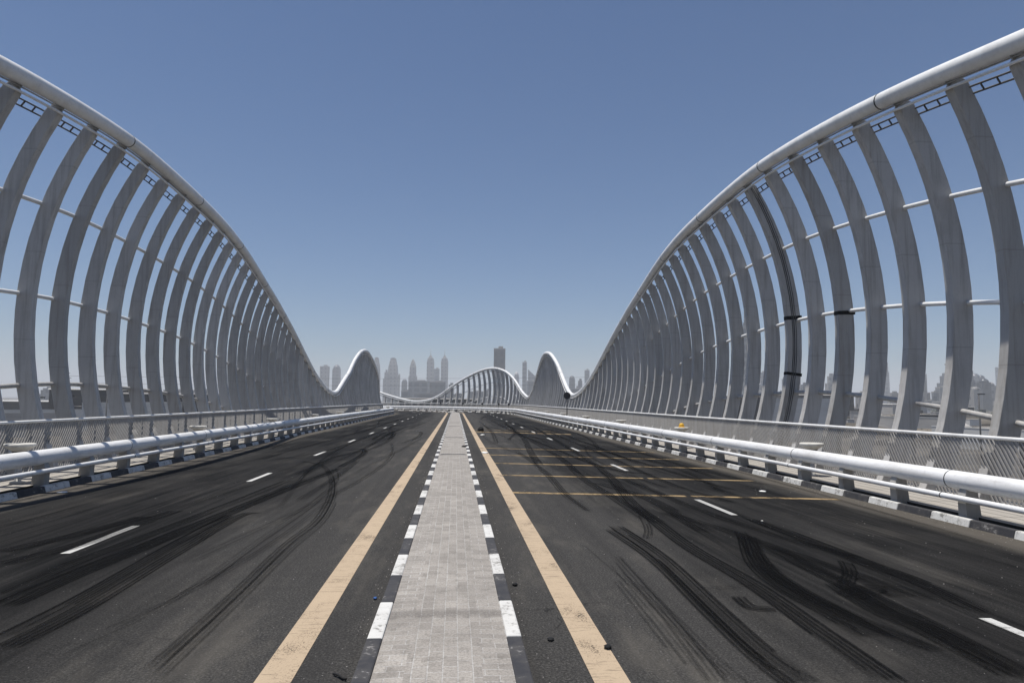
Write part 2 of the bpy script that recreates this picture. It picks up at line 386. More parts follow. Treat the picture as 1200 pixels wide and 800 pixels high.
for sg in (-1, 1):
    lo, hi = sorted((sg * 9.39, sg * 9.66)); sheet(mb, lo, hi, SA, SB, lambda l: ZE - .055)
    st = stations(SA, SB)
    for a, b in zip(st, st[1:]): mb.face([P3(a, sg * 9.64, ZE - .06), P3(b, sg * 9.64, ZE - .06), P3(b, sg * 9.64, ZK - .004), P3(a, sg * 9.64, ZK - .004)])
tag(mb.build('drain_channel', M['channel']), kind='structure')  # dark sheet, painting the shadow in the recess behind the kerb
# deck body under everything
mb = MB(); st = stations(SA, SB, 8)
prof = [(-12.6, -.16), (-11.15, -.06), (-9.3, -.26), (0, -.12), (9.3, -.26), (11.15, -.06), (12.6, -.16), (12.6, -.75), (7, -2.2), (-7, -2.2), (-12.6, -.75)]
mb.grid([[P3(s, l, z) for l, z in prof] for s in st], 0, True, False, True)
tag(mb.build('bridge_deck', M['concrete']), kind='structure')

# painted lines
def lines(name, mat, quads):
    mb = MB()
    for l0, l1, s0, s1 in quads: sheet(mb, l0, l1, s0, s1, lambda l: road_z(l) + .004)
    return tag(mb.build(name, mat), kind='structure')
lines('edge_line', M['tan_line'], [(-1.335, -1.075, SA, 150), (1.075, 1.335, SA, 150)])
q = []
for k in range(-2, 17):
    q.append((-5.16, -5.03, 1.65 + 8.1 * k, 3.68 + 8.1 * k)); q.append((5.21, 5.34, 4.5 + 8.08 * k, 6.52 + 8.08 * k))
lines('lane_dash', M['white_line'], q)
mb = MB()
for y, w, b in ((15.1, .22, 8.75), (18.6, .22, 8.3), (22.1, .22, 8.5), (25.45, .22, 8.5), (29.0, .22, 8.6), (44.0, .8, 7.5), (47.5, .35, 7)):
    a = 1.337
    for l0, l1 in ((a, 5.2), (5.34, b)):
        mb.face([P3(y - w / 2, l0, road_z(l0) + .004), P3(y - w / 2, l1, road_z(l1) + .004), P3(y + w / 2, l1, road_z(l1) + .004), P3(y + w / 2, l0, road_z(l0) + .004)],
                [(l0, y), (l1, y), (l1, y + w), (l0, y + w)])
tag(mb.build('bay_line', M['bay_line']), kind='structure')

# tyre marks: ribbons of rubber on the asphalt, (l, s) way-points
def catmull(pts, n=10):
    out = []; pts = [Vector(p) for p in pts]; pts = [2 * pts[0] - pts[1]] + pts + [2 * pts[-1] - pts[-2]]
    for i in range(1, len(pts) - 2):
        a, b, c, d = pts[i - 1:i + 3]
        for k in range(n):
            t = k / n; out.append(.5 * ((2 * b) + (c - a) * t + (2 * a - 5 * b + 4 * c - d) * t * t + (3 * b - a - 3 * c + d) * t ** 3))
    out.append(pts[-2]); return out
mk = MB(); mark_z = [.008]
rs_ = random.Random(31)
def ribbon(c, off, w, strength, z, t0=0., t1=1.):
    n = len(c); acc = 0; row = []
    for i, p in enumerate(c):
        if not t0 <= i / (n - 1) <= t1: continue
        t = (c[min(i + 1, n - 1)] - c[max(i - 1, 0)]).normalized(); a = Vector((t.y, -t.x, 0))
        if i: acc += (p - c[i - 1]).length
        q = p + a * off; row.append((q - a * w / 2, q + a * w / 2, acc, i / (n - 1)))
    for r, q in zip(row, row[1:]):
        P = [r[0], r[1], q[1], q[0]]; f0, f1 = [(k[3] - t0) / (t1 - t0) for k in (r, q)]
        mk.face([(p.x, p.y, road_z(p.x) + z) for p in P], [(0, r[2]), (1, r[2]), (1, q[2]), (0, q[2])], 0,
                [(f0, strength), (f0, strength), (f1, strength), (f1, strength)])
def mark(pts, w=.24, strength=.9):
    c = catmull([(x, y, 0) for x, y in pts], 14); mark_z[0] += .00022
    if strength > .55: ribbon(c, 0, w, strength * .42, mark_z[0])
    n = max(2, round(w / .052)); z = mark_z[0] + .0001
    for k in range(n):
        off = (k + .5 + rs_.uniform(-.12, .12)) / n * w - w / 2; ww = w / n * rs_.uniform(.38, .8)
        a, b = (0 if rs_.random() < .6 else rs_.uniform(0, .3)), (1 if rs_.random() < .6 else rs_.uniform(.7, 1))
        ribbon(c, off, ww, strength * rs_.uniform(.6, 1.15), z, a, b)
MARKS = [
    ([(-3.58, 6.03), (-3.52, 7.19), (-3.61, 9.41), (-3.69, 12.36), (-3.47, 12.86)], 0.3, 1.0),
    ([(-3.77, 6.33), (-3.75, 7.63), (-3.85, 10.02), (-3.88, 12.65)], 0.24, 0.95),
    ([(-4.36, 7.27), (-4.34, 8.47), (-4.22, 10.02), (-3.99, 12.85), (-3.69, 17.06), (-3.31, 20.96)], 0.42, 1.0),
    ([(-4.64, 7.71), (-4.67, 9.09), (-4.53, 10.71), (-4.34, 13.6), (-4.12, 18.03)], 0.3, 0.8),
    ([(-6.04, 9.96), (-5.75, 10.77), (-5.51, 11.75), (-5.35, 12.71)], 0.4, 1.0),
    ([(-5.55, 9.17), (-5.24, 10.17), (-5.15, 11.62), (-5.01, 13.3)], 0.4, 0.9),
    ([(-7.34, 12.03), (-7.15, 13.75), (-7.11, 16.88)], .2, .5),
    ([(-2.18, 5.38), (-2.19, 7.25), (-2.26, 9.8), (-2.24, 12.04), (-2.61, 15.34), (-3.22, 18.64), (-4.1, 21.93), (-5.16, 23.67)], 0.2, 0.62),
    ([(-3.03, 5.82), (-2.72, 7.2), (-2.7, 10.03), (-2.67, 13.75), (-2.91, 17.62), (-3.55, 21.01)], 0.2, 0.5),
    ([(-3.05, 6.42), (-2.68, 7.82), (-2.45, 10.6), (-2.44, 15.18)], 0.18, 0.45),
    ([(-2.06, 5.22), (-2.08, 7.12), (-2.12, 9.62), (-2.11, 11.86), (-2.45, 15.05), (-3.01, 18.2)], 0.16, 0.5),
    ([(-4.15, 19.03), (-4.21, 24.82), (-3.72, 28.44), (-3.87, 41.99), (-3.5, 54.14)], 0.3, 0.85),
    ([(-3.37, 20.97), (-3.35, 26.14), (-3.79, 28.94), (-4.32, 28.12)], 0.3, 0.8),
    ([(-6.11, 24.21), (-5.04, 28.78), (-4.76, 39.34), (-4.67, 60.55)], 0.3, 0.75),
    ([(-5.84, 42.66), (-5.89, 65.87), (-4.41, 107.26)], 0.35, 0.7),
    ([(-4.09, 32.99), (-2.99, 52.22), (-2.41, 69.66)], 0.3, 0.55),
    ([(-2.41, 31.88), (-1.94, 37.55), (-2.16, 43.61), (-3.37, 44.03)], 0.3, 0.6),
    ([(-3.49, 9.97), (-3.7, 11.26), (-3.66, 12.89)], 0.3, 0.4),
    ([(2.68, 11.24), (2.76, 9.03), (2.63, 6.68), (2.58, 5.59), (2.64, 4.95)], 0.32, 1.0),
    ([(2.5, 10.93), (2.61, 8.83), (2.5, 6.52), (2.46, 5.51), (2.49, 4.89)], 0.2, 0.7),
    ([(3.64, 13.56), (3.39, 9.95), (3.43, 7.71), (3.35, 6.1), (3.29, 4.95)], 0.32, 1.0),
    ([(4.63, 10.55), (3.97, 8.72), (3.77, 7.58), (3.8, 6.6), (3.8, 5.93)], 0.42, 1.0),
    ([(4.7, 10.98), (4.02, 8.63), (3.86, 7.38), (3.93, 6.39), (4.1, 5.58)], 0.3, 0.8),
    ([(5.41, 12.17), (5.47, 10.35), (5.49, 8.8), (5.53, 7.79), (5.39, 6.63)], 0.34, 0.95),
    ([(4.46, 7.75), (4.33, 6.72), (4.4, 6.21), (4.39, 5.76), (4.38, 5.04)], 0.4, 1.0),
    ([(4.61, 9.8), (4.54, 7.54), (4.5, 6.11), (4.4, 5.13)], 0.4, 0.8),
    ([(2.16, 9.0), (2.08, 6.56), (1.98, 4.95)], 0.2, 0.5),
    ([(1.94, 8.61), (1.89, 6.31), (1.84, 4.95)], 0.2, 0.42),
    ([(1.94, 9.61), (2.08, 7.13), (2.09, 5.47), (2.12, 4.89)], 0.22, 0.5),
    ([(3.44, 12.32), (3.18, 10.99), (2.92, 10.15)], 0.18, 0.6),
    ([(5.23, 8.88), (4.92, 8.24), (4.53, 7.68)], 0.25, 0.9),
    ([(2.68, 7.4), (3.07, 7.52), (3.47, 7.71)], .2, .5),
    ([(3.04, 7.16), (3.03, 6.8), (3.25, 6.75)], 0.2, 0.8),
    ([(4.24, 7.19), (4.85, 7.55), (4.92, 7.22)], 0.4, 0.7),
    ([(3.96, 44.05), (3.92, 26.6), (3.46, 18.31), (3.44, 14.48), (3.41, 11.79)], 0.3, 0.8),
    ([(6.39, 55.69), (4.98, 27.82), (4.39, 19.58), (3.63, 13.78), (3.52, 11.4)], 0.34, 0.9),
    ([(4.31, 33.01), (4.71, 21.67), (5.98, 19.46)], 0.3, 0.8),
    ([(2.49, 29.38), (2.62, 19.89), (2.47, 15.27), (2.52, 12.6)], 0.26, 0.6),
    ([(4.77, 67.45), (3.94, 40.82), (3.05, 27.17), (2.73, 21.74)], 0.34, 0.85),
    ([(3.75, 72.21), (3.89, 46.43), (4.95, 36.88), (7.35, 34.96)], 0.35, 0.75),
    ([(4.86, 58.3), (6.83, 51.09), (6.72, 34.01), (6.22, 22.63)], 0.3, 0.85),
    ([(6.42, 48.0), (5.93, 28.14), (5.57, 17.75), (5.88, 14.08)], 0.3, 0.85),
    ([(6.25, 33.81), (6.53, 22.71), (6.79, 16.25)], 0.3, 0.8),
    ([(4.63, 18.54), (4.74, 13.93), (5.08, 10.79), (5.57, 9.05)], 0.3, 0.7),
    ([(3.93, 12.76), (4.44, 10.95), (4.82, 8.76), (5.2, 7.07)], 0.3, 0.7),
    ([(2.36, 70.8), (2.39, 45.5), (1.99, 32.04)], 0.3, 0.6),
    ([(3.64, 17.21), (4.17, 14.45), (4.06, 10.71)], 0.4, 0.7),
]
for i_, (p_, w_, k_) in enumerate(MARKS): mark(p_, w_ * .85, k_ * (.93 + .07 * ((i_ * 7) % 5) / 4))
rm = random.Random(4)
for k in range(70):
    sg = rm.choice((-1, 1)); x = sg * rm.uniform(2.6, 8.6); y = rm.uniform(4, 80); ln = rm.uniform(8, 30); dx = rm.uniform(-.08, .08) * ln; cv = rm.uniform(-.04, .04) * ln
    mark([(max(1.6, min(8.9, abs(x + dx * u + cv * 4 * u * (1 - u)))) * sg, y + ln * u) for u in (0, .33, .66, 1)], rm.uniform(.12, .26), rm.uniform(.3, .75))
tag(mk.build('tyre_marks', M['tyre']), kind='structure')

# ------------------------------------------------------------------ the wave arches
KNOT = [(-16, 4.0), (-4, 6.4), (4, 7.75), (11.5, 8.85), (14.5, 9.28), (17.5, 9.6), (21, 9.82), (24, 9.83), (28.4, 9.68), (31.5, 9.48), (35, 9.1), (40, 8.35), (43.6, 7.75),
        (49, 6.65), (54, 5.35), (58.5, 4.0), (62, 3.1), (65, 2.66), (67, 2.6), (69, 2.8), (72, 3.55), (75, 4.75), (78, 6.4), (80.5, 7.45), (83, 7.8), (86, 7.78),
        (90, 7.3), (94, 6.55), (98, 5.6), (101, 4.7), (104, 3.5), (106.5, 2.68), (108, 2.66), (111, 3.7), (114, 6.0), (116, 7.15), (118.7, 7.75), (122, 7.4), (125.6, 6.15), (128.6, 4.45),
        (130.5, 3.0), (132.3, 2.05), (134.8, 1.72), (137, 2.1), (140, 3.1), (143, 4.4), (147, 6.0), (151, 7.0)]
KNOT_LEFT = [q for q in KNOT if q[0] < 73] + [(75, 4.4), (77, 5.05), (79.7, 6.6), (81.5, 7.4), (83.3, 7.76), (86, 7.9), (90, 7.65), (94, 7.25), (98, 6.7), (102, 6.0), (105, 5.0), (108, 3.8), (111, 3.0), (114, 2.7), (118, 3.4), (124, 5.5), (130, 6.5)]
SIDE = [KNOT]
def chord(s):
    KNOT = SIDE[0]; k = 1
    while k < len(KNOT) - 2 and KNOT[k + 1][0] < s: k += 1
    (x0, y0), (x1, y1), (x2, y2), (x3, y3) = [KNOT[min(max(i, 0), len(KNOT) - 1)] for i in (k - 1, k, k + 1, k + 2)]
    t = (s - x1) / (x2 - x1); m1 = (y2 - y0) / (x2 - x0) * (x2 - x1); m2 = (y3 - y1) / (x3 - x1) * (x2 - x1)
    return (2 * t ** 3 - 3 * t * t + 1) * y1 + (t ** 3 - 2 * t * t + t) * m1 + (-2 * t ** 3 + 3 * t * t) * y2 + (t ** 3 - t * t) * m2
RR, ZC, LM = 10.5, 4.3, 11.65
def arcpt(z_in, depth):      # a point at 'depth' outward from the inner arc, on the radius through the inner point at height z_in
    a = math.asin(max(-1, min(1, (z_in - ZC) / RR))); r = RR + depth
    return (LM - RR + r * math.cos(a), ZC + r * math.sin(a))
def arch(side, rib_s, label, send):
    t = thing('arch_railing', (*path(20, side * 11.9), -.1), label, 'arch railing', 'wave shaped arch railings along the bridge')
    sgn = side; SIDE[0] = KNOT if side > 0 else KNOT_LEFT
    def scale_len(s): return (RC + side * 11.3) / RC if s > S0 else 1.
    for n, s in enumerate(rib_s):
        e = .25; sl = (chord(s + e) - chord(s - e)) / (2 * e) / scale_len(s); cosa = 1 / math.sqrt(1 + sl * sl)
        ztop = chord(s) - .33 / cosa; a1 = math.asin((ztop - ZC) / RR); a0 = math.asin((-.75 - ZC) / RR)
        rows = []; m = 16
        dep = .50 if side > 0 else .43; hi_, ho = .12, .125
        ths = [a0 + (a1 - a0) * i / m for i in range(m + 1)]
        for i, a in enumerate(ths):
            u_ = i / m; d0, d1 = 0., dep - .05 * u_ - .06 * u_ * u_ + .03 * math.sin(PI * u_)
            rows.append((a, d0, d1))
        rows.append((a1 + .012, .10, rows[-1][2] - .10))     # chamfered head
        mb = MB(); R_ = []
        for a, d0, d1 in rows:
            ring = []
            for d, h in ((d0, -hi_), (d0, hi_), (d1, ho), (d1, -ho)):
                r = RR + d; l = LM - RR + r * math.cos(a); z = ZC + r * math.sin(a)
                ds = h / scale_len(s); ring.append(P3(s + ds, sgn * l, z))
            R_.append(ring)
        mb.grid(R_, 0, True, False, True)
        rib = mb.build('rib', M['rib'], t, .012)
        if side == 1 and n == 11: tag(rib, 'stained rib with black cables and black tape bands')
        if side == 1 and n in (9, 11):
            for (za, zb) in (((4.92, 5.05), (3.0, 3.1)) if n == 11 else ((4.7, 4.82),)):
                tp = MB(); pr = []
                for z in (za, zb):
                    a = math.asin((z - ZC) / RR); ring = []
                    for d, h in ((-.006, -hi_ - .006), (-.006, hi_ + .006), (dep + .03, ho + .006), (dep + .03, -ho - .006)):
                        r = RR + d; ring.append(P3(s + h, sgn * (LM - RR + r * math.cos(a)), ZC + r * math.sin(a)))
                    pr.append(ring)
                tp.grid(pr, 0, True, False, False); tp.build('tape_band', M['black'], rib)
        if side == 1 and n == 11:
            for dd, rr_ in ((.17, .012), (.23, .016), (.30, .011)):
                cb = MB(); pts = []
                for i in range(m + 1):
                    a = ths[i]; r = RR + dd; hh = hi_ + (ho - hi_) * dd / dep + rr_ * .7
                    pts.append(P3(s - hh, sgn * (LM - RR + r * math.cos(a)), ZC + r * math.sin(a)))
                cb.tube(pts, rr_, 6); cb.build('cable', M['galv'], rib)
        bk = MB()      # saddle plates that carry the tube
        for d0, d1, hh in ((.02, .34, .012), (.16, .19, .10)):
            pts = []
            for a, dd in ((a1 + .005, 0), (a1 + .032, 0)):
                r0 = []
                for d, h in ((d0, -hh), (d0, hh), (d1, hh), (d1, -hh)):
                    r = RR + d; r0.append(P3(s + h, sgn * (LM - RR + r * math.cos(a)), ZC + r * math.sin(a)))
                pts.append(r0)
            bk.grid(pts, 0, True, False, True)
        bk.build('bracket', M['post'], rib)
    s0 = rib_s[0] - .8
    st = [s0 + .4 * i for i in range(int((send - s0) / .4) + 1)]
    def line(off, depth, zmin=-9, perp=True):
        out = []
        for s in st:
            e = .3; sl = (chord(s + e) - chord(s - e)) / (2 * e) / scale_len(s); cosa = 1 / math.sqrt(1 + sl * sl)
            z = chord(s) - (off / cosa if perp else off)
            l, zz = arcpt(z, depth); out.append(P3(s, sgn * l, zz if zz > zmin else None) if zz > zmin else None)
        return out
    def runs(ps):
        cur = []
        for p in ps + [None]:
            if p is None:
                if len(cur) > 2: yield cur
                cur = []
            else: cur.append(p)
    mb = MB(); top = line(0, .12); mb.tube(top, .205, 16); mb.build('top_tube', M['tube'], t)
    for i in range(12, len(top) - 2, 15):
        mb = MB(); mb.tube([Vector(top[i]), Vector(top[i]).lerp(Vector(top[i + 1]), .1)], .209, 16); mb.build('joint_ring', M['black'], t)
    mb = MB(); mb.tube(line(.29, -.05), .035, 8); mb.build('conduit_pipe', M['tube'], t)
    mb = MB(); a_, b_ = line(.20, .05), line(.20, .20)
    for x in (a_, b_):
        mb.tube(x, .018, 6)
    mb.build('flange_rail', M['post'], t)
    # ladder of the cable tray at the outer side of the rib heads
    mb = MB(); A, B = line(.43, .36), line(.57, .38)
    mb.tube(A, .024, 4); mb.tube(B, .024, 4)
    for i in range(len(A) - 1):
        for q in (0,):
            mb.tube([A[i], B[i]], .026, 4)
    mb.build('cable_tray', M['galv'], t)
    for off in (2.5, 4.95, 7.4):
        for run in runs(line(off, .38, -.4, False)):
            mb = MB(); mb.tube(run, .058 if off < 7 else .065, 10); mb.build('cross_pipe', M['tube'] if off < 7 else M['rib'], t)  # lowest pipe gets the darker rib paint, its shade put into the colour
    return t
ribs_l = [5.4 + 1.6 * k for k in range(63)] + [S0 + .7 + 2.6 * k for k in range(6)]
step_r = 1.6 * RC / (RC + 11.3)
ribs_r = [5.5 + 1.6 * k for k in range(63)] + [S0 + .4 + step_r * k for k in range(35)]
arch(-1, ribs_l, 'tall grey white arch railing of curved ribs on the left side, in shade', 122)
arch(1, ribs_r, 'tall white arch railing of curved ribs on the right, bending left across the far end', 147)

# ------------------------------------------------------------------ slatted parapets
def parapet(side, s1, label):
    t = thing('parapet_fence', (*path(12, side * 11.02), ZK), label, 'parapet', 'slatted parapets below the arches')
    z0, z1 = ZK + .06, 1.30
    sc_ = (RC + side * 11.02) / RC
    a = 2.
    while a < s1:
        k = 1. if a < S0 else sc_; b = a + 3.2 / k; mb = MB(); n = 29; tilt = .62 * (z1 - z0)
        for i in range(n):
            s = a + (b - a) * i / n; w = .042 / k; tt = tilt / k; ring = []
            for (sb, z) in ((s, z0), (s + tt, z1)):
                ring.append([P3(sb, side * 11.005, z), P3(sb + w, side * 11.005, z), P3(sb + w, side * 11.027, z), P3(sb, side * 11.027, z)])
            mb.grid(ring, 0, True, False, True)
        mb.build('slat_panel', M['slat'], t); a = b
    for nm, z, r in (('top_rail', 1.335, .04), ('bottom_rail', ZK + .045, .025)):
        mb = MB(); mb.tube([P3(s, side * 11.02, z) for s in stations(1.5, s1, 1.6)], r, 8); mb.build(nm, M['tube'], t)
    s = 3.0
    while s < s1 - 1:
        mb = MB(); k = 1. if s < S0 else sc_; w = .03 / k
        lo = [P3(s - w, side * 11.06, ZK), P3(s + w, side * 11.06, ZK), P3(s + w, side * 11.13, ZK), P3(s - w, side * 11.13, ZK)]
        mb.hexa(lo, [(x, y, 1.30) for x, y, _ in lo]); mb.build('fence_post', M['post'], t); s += 3.2 / k
parapet(-1, 118, 'grey slatted parapet below the shaded arch on the left walkway')
parapet(1, 145, 'grey slatted parapet below the sunlit arch on the right walkway')

# ------------------------------------------------------------------ tubular crash barriers
def barrier(side, s1, phase, joint, label):
    t = thing('crash_barrier', (*path(12, side * 9.5), ZK), label, 'crash barrier', 'tubular crash barriers along the kerbs')
    st = stations(1.5, s1, 1.5, .5); ZT = ZE + .76
    mb = MB(); mb.tube([P3(s, side * 9.55, ZT) for s in st], .172, 22); mb.build('top_tube', M['barrier'], t)
    mb = MB(); mb.tube([P3(s, side * 9.33, ZE + .46) for s in st], .055, 12); mb.build('lower_rail', M['barrier'], t)
    k = joint
    while k < s1 - .2:
        for l, z, r in ((9.55, ZT, .1745), (9.33, ZE + .46, .057)):
            mb = MB(); mb.tube([P3(k, side * l, z), P3(k + .022, side * l, z)], r, 22); mb.build('joint_ring', M['black'], t)
        k += 6.
    s = phase; n = 0; rest = MB()
    while s < s1:
        kk = 1. if s < S0 else (RC + side * 9.5) / RC; w = .11 / kk
        m = MB() if n < 78 else rest
        ring = []
        for z, l0, l1, ww in ((ZE - .06, 9.42, 9.72, w), (ZE + .50, 9.40, 9.66, w * .9), (ZT - .10, 9.45, 9.65, w * .8)):
            ring.append([P3(s - ww, side * l0, z), P3(s + ww, side * l0, z), P3(s + ww, side * l1, z), P3(s - ww, side * l1, z)])
        m.grid(ring, 0, True, False, True)
        m.box(*path(s, side * 9.57), ZE - .06, .30, .32, .035, 0 if s < S0 else (s - S0) / RC)
        if m is not rest: m.build('post', M['post'], t)
        s += 2. / kk; n += 1
    if rest.v: tag(rest.build('post', M['post'], t), kind='stuff')
barrier(-1, 122, 2.95, 3.05, 'thick silver tube crash barrier along the left kerb, in front of the shaded arch')
barrier(1, 150, 2.1, .5, 'thick white tube crash barrier along the right kerb, curving left across the road')

# ------------------------------------------------------------------ mushroom lights on the walkways
def bollard(s, side, label):
    x, y = path(s, side * 10.2)
    t = thing('bollard_light', (x, y, ZK), label, 'bollard light', 'mushroom bollard lights on the walkways')
    mb = MB(); mb.lathe(x, y, [(.16, ZK), (.16, ZK + .03), (.07, ZK + .05), (.065, ZK + .72)], 16); mb.build('post', M['lamp'], t)
    mb = MB(); z = ZK + .70
    mb.lathe(x, y, [(.07, z), (.17, z + .06), (.31, z + .15), (.325, z + .17), (.325, z + .215), (.30, z + .225)], 28); mb.build('cap', M['lamp'], t)
    mb = MB(); mb.lathe(x, y, [(.10, z - .03), (.155, z + .03), (.155, z + .045)], 20); mb.build('lens', M['galv'], t)
ords = ['nearest', 'second', 'third', 'fourth', 'fifth', 'sixth', 'seventh', 'eighth', 'ninth']
for k in range(9): bollard(17.2 + 11.25 * k - (0 if k < 8 else 1), -1, 'pale mushroom light on the left walkway, %s from the camera' % ords[k])
for k in range(9):
    extra = ' from the camera' if k != 1 else ' from the camera, under a yellow dome'
    bollard(18.9 + 11.3 * k, 1, 'pale mushroom light on the right walkway, %s%s' % (ords[k], extra))
x, y = path(18.9 + 11.3, 10.2)
t = thing('warning_beacon', (x, y, ZK + .925), 'small yellow dome beacon resting on a mushroom bollard light', 'beacon')
mb = MB(); z = ZK + .926; mb.lathe(x, y, [(.14, z), (.14, z + .03), (.12, z + .04)], 20); mb.build('base_ring', M['yellow'], t)
mb = MB(); mb.lathe(x, y, [(.115, z + .04), (.11, z + .11), (.08, z + .165), (.03, z + .185)], 20); mb.build('dome', M['yellow'], t)

def round_sign(s, l, h, r, label, group=None):
    x, y = path(s, l); t = thing('road_sign', (x, y, ZK), label, 'road sign', group)
    mb = MB(); mb.tube([(x, y, ZK), (x, y, ZK + h + r * .4)], .03 if r < .3 else .04, 8); mb.build('pole', M['sign'], t)
    mb = MB(); z = ZK + h; a = (s - S0) / RC if s > S0 else 0
    rows = []
    for d, rr in ((-.035, r * .97), (-.035, r), (-.06, r), (-.06, r * .97)):
        rows.append([(x + math.cos(a) * rr * math.cos(2 * PI * j / 24) - math.sin(-a) * 0 + math.sin(a) * -d, y + math.sin(a) * rr * math.cos(2 * PI * j / 24) + math.cos(a) * d, z + rr * math.sin(2 * PI * j / 24)) for j in range(24)])
    mb.grid(rows, 0, True, False, True); mb.build('sign_plate', M['sign'], t)
round_sign(63, 10.35, 2.55, .33, 'round dark road sign on a thin pole on the right walkway')
for i, s in enumerate((113.2, 116.4, 120.8, 125.2, 129.7)):
    round_sign(s, 10.6, 1.42, .2, 'small dark round marker on a short pole along the far bend, %s from the right' % ords[i].replace('nearest', 'first'), 'small round markers along the far bend')

# drains and litter
for i, (s, w) in enumerate(((24.4, .92), (35.4, .9), (50.5, .86), (58.5, .86))):
    t = thing('slot_drain', (0, s, .09), 'dark slotted drain set across the brick median, %s from the camera' % ords[i], 'drain', 'slot drains across the median')
    mb = MB(); 
    for dy in (-.10, .10): mb.box(0, s + dy, .085, w, .03, .022)
    for dx in (-w / 2 + .015, w / 2 - .015): mb.box(dx, s, .085, .03, .17, .022)
    mb.build('drain_frame', M['post'], t)
    mb = MB()
    for k in range(13): mb.box(-w / 2 + .05 + (w - .1) * k / 12, s, .086, .034, .168, .014)
    mb.build('grate', M['black'], t)
def lump(name, x, y, z, r, h, mat, label, cat, group=None, seed=0):
    rn = random.Random(seed); mb = MB(); rows = []
    for zz, k in ((0, 1.), (.45, .92), (.8, .6), (1, .2)):
        rows.append([(x + r * k * rn.uniform(.65, 1.25) * math.cos(2 * PI * j / 9), y + r * 1.3 * k * rn.uniform(.65, 1.25) * math.sin(2 * PI * j / 9), z + h * zz) for j in range(9)])
    mb.grid(rows, 0, True, True, True)
    o = mb.build(name, mat); return tag(o, label, cat, group)
LIT = [(-8.75, 16.4, .10, .02, 'paper', 'flat white scrap of paper by the left kerb'), (7.48, 16.2, .09, .02, 'paper', 'white scrap of paper near the right kerb, past the first bay line'),
       (8.62, 10.0, .07, .04, 'blue', None), (1.32, 5.66, .032, .025, 'black', 'black lump of rubber lying on the right yellow line'), (-.72, 7.14, .02, .015, 'blue', 'tiny blue bottle cap beside the left median kerb'),
       (.73, 7.59, .03, .02, 'black', 'black rubber scrap against the right median kerb'), (.88, 5.88, .03, .01, 'black', 'flat black rubber scrap beside the right median kerb, near the camera'),
       (1.18, 26.2, .16, .05, 'paper', 'pale crumpled paper right of the median'), (1.63, 39.6, .16, .06, 'paper', 'small pale paper on the far road beyond the bay lines'),
       (5.5, 11.92, .022, .015, 'paper', 'white pebble beside the right lane dash')]
for k, (x, y, r_, h, m_, lab) in enumerate(LIT):
    if lab is None: continue
    lump('litter', x, y, road_z(x) + .012, r_, h, M[m_], lab, 'litter', None, k)
lump('rubber_lump', .43, 28.4, .09, .12, .07, M['black'], 'black rubber lump lying on the brick median near a drain', 'rubber lump', None, 50)
lump('tyre_debris', 1.73, 45.1, .0, .2, .3, M['black'], 'black heap of shredded tyre on the right road', 'tyre debris', None, 51)
mb = MB(); mb.tube([(-.80, 5.24, .014), (-.76, 5.2, .02), (-.72, 5.15, .015), (-.69, 5.13, .014)], .008, 6); tag(mb.build('twig', M['black']), 'thin black rubber strip beside the left median kerb, near the camera', 'litter')
rn = random.Random(21); mb = MB()
for k in range(1300):
    sg = rn.choice((-1, 1)); y = rn.uniform(4.5, 60) if rn.random() < .6 else rn.uniform(4.5, 20)
    x = sg * (rn.uniform(.68, 9.1) if rn.random() < .28 else (9.18 - abs(rn.gauss(0, .22)) if rn.random() < .6 else .67 + abs(rn.gauss(0, .06)))); r_ = rn.uniform(.003, .0075); z = road_z(x)
    mb.lathe(x, y, [(r_, z), (r_ * .9, z + r_ * .8), (r_ * .3, z + r_ * 1.2)], 5, 0, False)
tag(mb.build('gravel', M['concrete']), kind='stuff')


# ------------------------------------------------------------------ ground, far land and skyline
ZG = -7.
CAM = Vector((.055, 0, 2.0)); FP = 800.
def az(px):   # heading of a far thing, from the road axis
    return math.atan2(px - 535, FP)
def at(px, d): a = math.atan2(px - 600, FP) + math.atan(65 / FP); return CAM.x + d * math.sin(a), d * math.cos(a), -a
mb = MB(); n = 96; rs = [0, 60, 200, 500, 1200, 2500, 4500, 7000]
for r0, r1 in zip(rs, rs[1:]):
    for j in range(n):
        a, b = 2 * PI * j / n, 2 * PI * (j + 1) / n
        q = [(r0 * math.cos(a), r0 * math.sin(a), ZG), (r1 * math.cos(a), r1 * math.sin(a), ZG), (r1 * math.cos(b), r1 * math.sin(b), ZG), (r0 * math.cos(b), r0 * math.sin(b), ZG)]
        if r0 == 0: q = q[:3]
        mb.face(q)
tag(mb.build('ground', M['sand']), kind='structure')
FWD = Vector((math.sin(math.atan(65 / FP)), math.cos(math.atan(65 / FP)), 0)); RGT = Vector((FWD.y, -FWD.x, 0))
def far_at(px, D): p = CAM + FWD * D + RGT * ((px - 600) / FP * D); return p.x, p.y
def far_z(px, py, D): return 2.0 + (468.7 + .0095 * (px - 535) - py) / FP * D * .993
TW = 0
